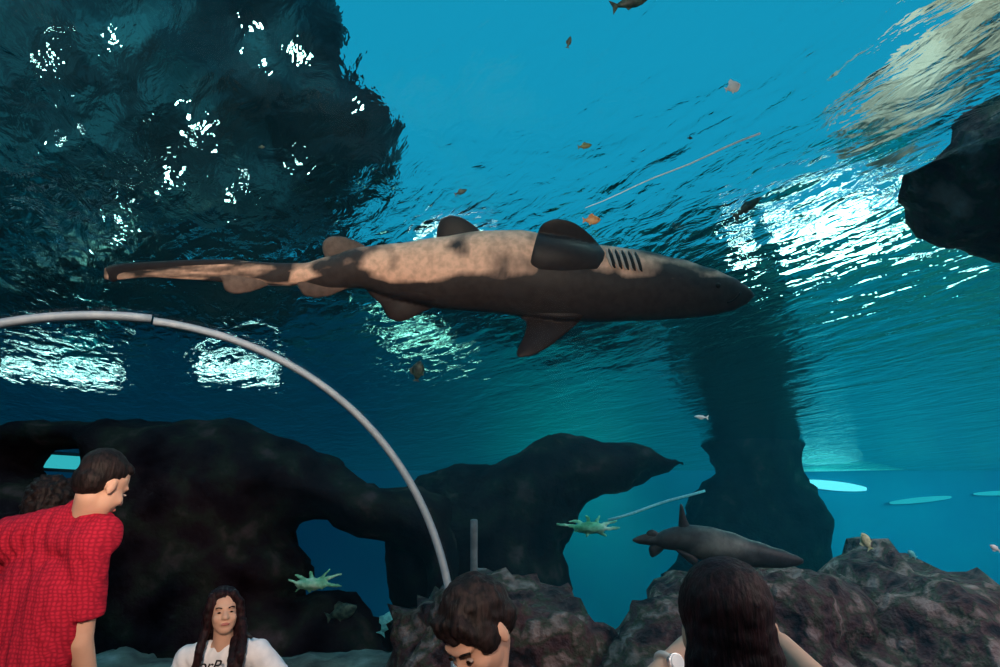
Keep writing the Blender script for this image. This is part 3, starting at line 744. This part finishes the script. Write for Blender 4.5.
def person(label, H, face, up, chest, pelvis, sh, el, wr, kn, an, toe, s=1.0, skin='skin', shirt='white', voxel=.008, hand=None, body=1.0, shirt_fold=.006, facing=None, sleeve=.75, feats=True, trousers='jeans', arm=1.0, extra=(), open_neck=.15, neck=None):
    H = Vector(H); R = frame(face, up); root = empty('person', Vector((pelvis.x, pelvis.y, 0)), label, 'person')
    fr = Vector(facing).normalized() if facing else Vector((face[0], face[1], 0)).normalized()
    nb = (sh[0] + sh[1]) / 2 + (H - (sh[0] + sh[1]) / 2).normalized() * .035
    nb = neck or nb
    ax = (sh[0] - sh[1]).normalized()
    pr = head_prims(H, R, s)
    pr.append(('c', H + R @ Vector((0, -.018, -.06)) * s, nb, .048 * s, .056 * s))
    W = .125 * body
    tor = lambda g: [('c', sh[0] * .88 + sh[1] * .12, sh[1] * .88 + sh[0] * .12, .052 + g, .052 + g),
        ('c', nb + (sh[0] - nb) * (open_neck if g else .15), sh[0] * .8 + nb * .2, .045 + g, .045 + g), ('c', nb + (sh[1] - nb) * (open_neck if g else .15), sh[1] * .8 + nb * .2, .045 + g, .045 + g),
        ('c', chest + ax * .055 * body, pelvis + ax * .045 * body, W + g, W * .95 + g, fr, .78), ('c', chest - ax * .055 * body, pelvis - ax * .045 * body, W + g, W * .95 + g, fr, .78)]
    pr += tor(0)
    for k in (0, 1):
        pr += [('c', sh[k], el[k], .047 * arm, .038 * arm), ('c', el[k], wr[k], .038 * arm, .025 * arm)]
        d = (wr[k] - el[k]).normalized()
        hn = (hand[k] if hand else None) or (d, -fr if False else fr, .45)
        pr += hand_prims(wr[k], hn[0], hn[1], s, hn[2], 1 if k == 0 else -1)
        hip = pelvis + ax * (.085 if k == 0 else -.085) * body
        pr += [('c', hip, kn[k], .078 * body, .052), ('c', kn[k], an[k], .052, .036), ('c', an[k], toe[k], .036, .026)]
    b = solid('body', pr, voxel, M[skin], 4); adopt(b, root)
    # clothes
    f = (lambda c, n: shirt_fold * math.sin((c.x - c.y * .5) * 120 + 5 * fbm(c, 5, 2) + c.z * 14) * (.2 + 1.6 * abs(fbm(c, 5, 3)))) if shirt_fold else None
    sp = tor(.016) + list(extra)
    for k in (0, 1): sp.append(('k', sh[k], sh[k].lerp(el[k], sleeve), .047 * arm + .018, .042 * arm + .026))
    st = solid('shirt', sp, .010, M[shirt], 4, fold=f); adopt(st, root)
    tp = []
    for k in (0, 1):
        hip = pelvis + ax * (.085 if k == 0 else -.085) * body
        tp += [('c', hip, kn[k], .092 * body, .068), ('c', kn[k], an[k], .066, .055)]
    tp.append(('c', pelvis + ax * .06, pelvis - ax * .06, .115 * body, .115 * body))
    adopt(solid('trousers', tp, .014, M[trousers], 4), root)
    for k in (0, 1): adopt(solid('shoe', [('c', an[k] - Vector((0, 0, .03)), toe[k], .048, .040), ('e', an[k] - (toe[k] - an[k]) * .2 - Vector((0, 0, .045)), (.04, .04, .035))], .010, M['shoe'], 3), root)
    if feats: face_parts(H, R, s, root)
    return root, H, R, nb
def hp(H, R, s): return lambda x, y, z: H + R @ (Vector((x, y, z)) * s)
def hair(root, H, R, s, prims, mat='hair', voxel=.007, rough=.006, name='hair'):
    adopt(solid(name, prims, voxel, M[mat], 3, rough=rough, rscale=38), root)
def cap(p, R, s, big=0, back=0):
    e = lambda c, r: ('e', p(*c), tuple((q + big) * s for q in r), R)
    return [e((0, -.026 - back, .042), (.080, .092, .086)), e((0, -.052 - back, -.005), (.074, .062, .070))]

def stand(pelvis, fr, spread=.11, knee=.02):
    sd = Vector((fr[1], -fr[0], 0)).normalized(); fv = Vector((fr[0], fr[1], 0)).normalized()
    z = pelvis.z
    kn = [Vector((pelvis.x, pelvis.y, z * .53)) + sd * spread * k + fv * knee for k in (1, -1)]
    an = [Vector((pelvis.x, pelvis.y, .09)) + sd * spread * 1.1 * k for k in (1, -1)]
    toe = [a + fv * .15 + Vector((0, 0, -.045)) for a in an]
    return kn, an, toe
V = Vector
# --- man in the red checked shirt, seen from behind, stooping to the right
D = 2.6
face = V((.42, .88, -.42)); H = P(103, 484, D)
sh = [P(89, 543, D - .08), P(8, 536, D + .06)]
chest = P(50, 590, D - .02); pel = P(-12, 735, D - .12)
kn, an, toe = stand(pel, (.74, .55), .12)
el = [P(80, 640, D - .10), P(-50, 640, D + .08)]
wr = [P(92, 700, D - .02), P(-30, 720, D + .10)]
root, H, R, nb = person('man in a red short-sleeved shirt, seen from behind, stooping and looking down', H, face, (.2, .1, 1), chest, pel, sh, el, wr, kn, an, toe, 1.0, 'skin', 'red', body=1.22, arm=1.15, facing=(.70, .60, 0), shirt_fold=.006, sleeve=.74, neck=P(86, 521, D), extra=[('c', P(88, 519, D), P(60, 560, D), .062, .12), ('c', P(76, 523, D), P(15, 540, D + .03), .075, .09), ('c', P(86, 516, D), P(96, 535, D - .04), .06, .09), ('e', P(84, 513, D + .01), (.072, .068, .060))])
p = hp(H, R, 1.0)
hair(root, H, R, 1, cap(p, R, 1, -.001) + [('e', p(0, .022, .082), (.062, .052, .030), R)], 'hair', rough=.003)
tube('collar', [nb + frame((.5, .6, -.3), (0, 0, 1)) @ V((.070 * math.cos(2 * PI * k / 20), .066 * math.sin(2 * PI * k / 20), .006)) for k in range(21)], .014, M['red'], root, 8)
# --- companion behind him, only dark fluffy hair shows
D = 3.2
H = P(53, 508, D); face = V((.35, .93, -.1)); pel = V((H.x, H.y, .92)); sh = [H + V((.16, -.06, -.27)), H + V((-.17, .04, -.27))]
kn, an, toe = stand(pel, (.35, .93)); chest = H + V((0, 0, -.40))
el = [sh[0] + V((.06, .02, -.28)), sh[1] + V((-.06, .02, -.28))]; wr = [el[0] + V((0, .06, -.24)), el[1] + V((0, .06, -.24))]
root, H, R, nb = person('person with fluffy black hair, mostly hidden behind the man in the red shirt', H, face, (0, 0, 1), chest, pel, sh, el, wr, kn, an, toe, .98, 'skin2', 'teal_top', facing=(.35, .93, 0), body=.95)
p = hp(H, R, 1.0)
hair(root, H, R, 1, cap(p, R, 1, .018) + [('e', p(0, -.06, -.02), (.085, .06, .075), R)], 'hair', rough=.014)
# --- woman in white, sitting, long dark hair
D = 3.45
H = P(224, 612, D); face = V((.42, -.90, .06)); fr = V((.30, -.95, 0)).normalized(); rt = V((fr.y, -fr.x, 0))
s = .93
sh = [P(188, 658, D), P(258, 652, D)]
pel = V((H.x - .02, H.y + .03, .50)); chest = (sh[0] + sh[1]) / 2 + V((0, .01, -.15))
kn = [pel + fr * .42 + rt * .10 + V((0, 0, .02)), pel + fr * .42 - rt * .10 + V((0, 0, .02))]
an = [V((k.x, k.y, .09)) + fr * .02 for k in kn]; toe = [a + fr * .14 + V((0, 0, -.045)) for a in an]
el = [P(172, 706, D - .02), P(288, 690, D + .04)]
wr = [pel + fr * .20 + rt * .13 + V((0, 0, .12)), pel - rt * .20 + fr * .03 + V((0, 0, .10))]
root, H, R, nb = person('woman in a white t-shirt with very long dark hair over both shoulders, facing the camera', H, face, (-.10, 0, 1), chest, pel, sh, el, wr, kn, an, toe, s, 'skin', 'white', voxel=.006, body=.88, arm=.98, facing=tuple(fr), sleeve=.62, shirt_fold=.004, open_neck=.42)
p = hp(H, R, s)
def strand(q, r0, r1): return [('c', q[i], q[i + 1], r0 + (r1 - r0) * i / len(q), r0 + (r1 - r0) * (i + 1) / len(q)) for i in range(len(q) - 1)]
hprims = cap(p, R, s, .008, .004) + [('e', p(.02, .01, .090), (.060, .055, .030), R)]
hprims += strand([p(.062, .038, .075), p(.079, .030, .02), P(206, 630, D - .06), P(199, 652, D - .12), P(192, 690, D - .15), P(190, 712, D - .13)], .024, .018)
hprims += strand([p(-.040, .048, .088), p(-.074, .035, .045), p(-.086, .020, -.03), P(243, 636, D - .06), P(240, 655, D - .14), P(233, 680, D - .17), P(231, 715, D - .14)], .022, .026)
hprims += strand([P(236, 640, D - .06), P(232, 665, D - .16), P(227, 700, D - .15)], .026, .020)
hprims += strand([p(.055, -.04, -.02), P(208, 642, D + .06), P(205, 668, D + .08)], .05, .04) + strand([p(-.055, -.04, -.02), P(238, 640, D + .06), P(238, 668, D + .08)], .05, .04)
hair(root, H, R, s, hprims, 'hair_red', voxel=.006, rough=.005)
tube('shoulder_strap', [P(238, 632, D + .04), P(242, 632, D - .03), P(247, 634, D - .06), P(252, 638, D - .07)], .008, M['black'], root)
def text(body, loc, right, upv, size, mat, parent, name='lettering', shear=.35):
    cu = bpy.data.curves.new(name, 'FONT'); cu.body = body; cu.size = size; cu.extrude = .0015; cu.shear = shear; cu.offset = .0004
    o = bpy.data.objects.new(name, cu); C.objects.link(o); bpy.context.view_layer.update()
    me = bpy.data.meshes.new_from_object(o.evaluated_get(bpy.context.evaluated_depsgraph_get())); bpy.data.objects.remove(o)
    n = bpy.data.objects.new(name, me); C.objects.link(n); me.materials.append(mat)
    right = right.normalized(); upv = (upv - right * upv.dot(right)).normalized(); nz = right.cross(upv)
    Mx = Matrix((right, upv, nz)).transposed().to_4x4(); Mx.translation = loc
    me.transform(Mx); return adopt(n, parent)
txt = text('orP', P(197, 671, D - .175), V((1, -.05, 0)), V((0, -.1, 1)), .072, M['black'], root)
bench = box('low_bench', (-.25, -.2, 0), (.25, .2, .355), M['kerb'])
bm = bmesh.new(); bm.from_mesh(bench.data); bmesh.ops.bevel(bm, geom=bm.edges[:], offset=.02, segments=2, affect='EDGES'); bm.to_mesh(bench.data); bm.free()
bench.location = (pel.x, pel.y, 0); bench.rotation_euler.z = math.atan2(fr.y, fr.x) + PI / 2
tag(bench, 'low dark block that the woman in white sits on', 'bench')
# --- bowed dark head at the bottom centre
D = 1.62
H = P(477, 630, D); face = V((-.50, -.50, -.80)); s = .93
pel = V((H.x + .08, H.y + .12, .80)); sh = [H + V((-.17, .10, -.20)), H + V((.20, .02, -.21))]; chest = (sh[0] + sh[1]) / 2 + V((0, .02, -.13))
kn, an, toe = stand(pel, (-.5, -.8), .10)
el = [sh[0] + V((-.03, -.02, -.25)), sh[1] + V((.03, -.04, -.25))]; wr = [el[0] + V((.03, -.18, .08)), el[1] + V((-.12, -.18, .08))]
root, H, R, nb = person('person with short dark hair bowing the head down to the left at the bottom centre', H, face, (-.1, -.15, 1), chest, pel, sh, el, wr, kn, an, toe, s, 'skin2', 'plum', voxel=.006, body=.86, facing=(-.6, -.8, 0))
p = hp(H, R, s)
hp_ = cap(p, R, s, .004) + [('e', p(-.03, .045, .062), (.034, .028, .038), R), ('e', p(.02, .050, .070), (.040, .026, .032), R), ('e', p(-.066, .02, .02), (.018, .04, .045), R), ('e', p(.066, .02, .02), (.018, .036, .04), R)]
for k in range(9): hp_ += [('c', p(-.05 + k * .0125, .055, .085), p(-.062 + k * .015, .078 - abs(k - 4) * .004, .040 + .006 * (k % 3)), .012, .006)]
hair(root, H, R, s, hp_, 'hair', voxel=.006, rough=.005)
# --- long-haired person seen from behind, arms raised
D = 1.36
H = P(724, 628, D); face = V((.05, 1, .05)); s = .98
sh = [P(815, 748, D + .02), P(632, 748, D + .02)]; pel = V((H.x, H.y + .02, .84)); chest = (sh[0] + sh[1]) / 2 + V((0, .01, -.14))
kn, an, toe = stand(pel, (0, 1), .10)
el = [P(842, 706, D + .12), P(622, 716, D + .10)]
wr = [P(781, 643, D + .27), P(687, 645, D + .25)]
hd = [((P(752, 622, D + .34) - wr[0]), V((-1, .1, .0)), .9), ((P(702, 622, D + .34) - wr[1]), V((1, .1, 0)), .9)]
root, H, R, nb = person('person with long black hair seen from behind, both forearms raised beside the head', H, face, (0, 0, 1), chest, pel, sh, el, wr, kn, an, toe, s, 'skin', 'plum', voxel=.005, body=.88, arm=.95, hand=hd, facing=(0, 1, 0), sleeve=.55)
p = hp(H, R, s)
hp_ = cap(p, R, s, .012) + [('e', p(0, -.06, -.06), (.094, .062, .10), R), ('e', p(0, -.07, -.15), (.092, .05, .12), R), ('e', p(0, -.075, -.27), (.080, .04, .14), R)]
for k in range(12):
    x = -.086 + k * .0156; hp_ += [('c', p(x * .85, -.095 + abs(x) * .4, .0), p(x, -.105 + abs(x) * .5, -.20), .014, .012), ('c', p(x, -.105 + abs(x) * .5, -.20), p(x * .9, -.098 + abs(x) * .4, -.37 - .02 * (k % 2)), .012, .005)]
hair(root, H, R, s, hp_, 'hair_red', voxel=.006, rough=.003)
# wrist watch
w0 = wr[1] + (el[1] - wr[1]).normalized() * .078; ad_ = (wr[1] - el[1]).normalized(); sd = ad_.cross(FW).normalized(); ot = (-RT * .45 - FW * .9); ot = (ot - ad_ * ot.dot(ad_)).normalized(); cr = ad_.cross(ot)
wt = empty('wrist_watch', w0, 'round white-faced wrist watch on the raised left wrist of the long-haired person', 'watch')
tube('strap', [w0 + (ot * math.cos(2 * PI * k / 24) + cr * math.sin(2 * PI * k / 24)) * .030 for k in range(25)], .0075, pmat('watch_strap', [(.5, (.5, .48, .45))], rough=.5), wt, 8)
def disc(name, c, n, r, h, mat):
    bm = bmesh.new(); bmesh.ops.create_cone(bm, cap_ends=True, segments=32, radius1=r, radius2=r * .92, depth=h, matrix=Matrix.Translation(c) @ n.to_track_quat('Z', 'X').to_matrix().to_4x4())
    return adopt(bm_obj(name, bm, mat, smooth=False), wt)
disc('case', w0 + ot * .034, ot, .021, .010, pmat('watch_case', [(.5, (.6, .6, .62))], rough=.25, metal=.8))
disc('dial', w0 + ot * .0405, ot, .0175, .004, pmat('watch_dial', [(.5, (.85, .85, .85))], rough=.4))
# phone held up in front of the face
ph = box('phone', (-.075, -.005, -.038), (.075, .005, .038), M['black']); bm = bmesh.new(); bm.from_mesh(ph.data); bmesh.ops.bevel(bm, geom=bm.edges[:], offset=.004, segments=2, affect='EDGES'); bm.to_mesh(ph.data); bm.free()
ph.location = P(727, 612, D + .40); tag(ph, 'black phone held up behind the long-haired head', 'phone')
#PEOPLE-END

# ------------------------------------------------------------ lights
def area(name, loc, target, size, power, col, spread=None, sy=None):
    l = bpy.data.lights.new(name, 'AREA'); l.energy = power; l.color = col; l.size = size
    if sy: l.shape = 'RECTANGLE'; l.size_y = sy
    o = bpy.data.objects.new(name, l); C.objects.link(o); o.location = loc
    o.rotation_euler = (Vector(target) - Vector(loc)).to_track_quat('-Z', 'Y').to_euler()
    if spread: l.spread = spread
    return o
area('unseen_warm_light', CAM + Vector((-.15, -.9, .75)), P(235, 310, 4), .30, 60, (1, .72, .56), spread=math.radians(82))
area('unseen_warm_light', Vector((1.55, .9, 2.15)), P(790, 690, 1.5), .2, 4, (1, .8, .7), spread=math.radians(100))  # unseen light added to brighten the raised arms
area('reef_fill', (5.2, 2.6, 3.4), (2.9, 6.4, .7), .4, 150, (1, .52, .50))  # unseen warm fill added for the reef
area('tank_fill', (10.8, 11.5, 3.2), (9.0, 18.1, .8), 2, 400, (.08, 1, .88), sy=1)  # unseen teal fill added to brighten the far wall
area('tank_fill', (2.0, 15.6, 3.4), (2.0, 18.1, 1.6), 2, 50, (.04, 1, .5), sy=1)  # green fill added for the far wall and its mirror image above
area('above_water_light', (4.5, 3.5, 9.5), (7.0, 7.5, 6), 1.5, 420, (1, .92, .85))  # unseen light added to brighten the beige ledge
area('above_water_light', (-9.0, 2.5, 9.0), (-6.5, 7.8, 4.6), 1.0, 260, (.7, .95, 1))  # unseen light added to brighten the far left above the water

# ------------------------------------------------------------ camera and view
cam = bpy.data.cameras.new('camera'); cam.sensor_width = 36; cam.lens = 36 * FPX / 1000; cam.clip_end = 200; cam.clip_start = .05
co = bpy.data.objects.new('camera', cam); C.objects.link(co); co.location = CAM; co.rotation_euler = (PI / 2 + PITCH, 0, 0)
scene.camera = co
vs_ = scene.view_settings; vs_.view_transform = 'Standard'; vs_.look = 'None'; vs_.exposure = 0; vs_.gamma = 1; vs_.use_curve_mapping = False
cy = scene.cycles
cy.use_denoising = True
cy.max_bounces = 10; cy.transparent_max_bounces = 24; cy.transmission_bounces = 8; cy.volume_bounces = 1
cy.sample_clamp_indirect = 4.0; cy.sample_clamp_direct = 0
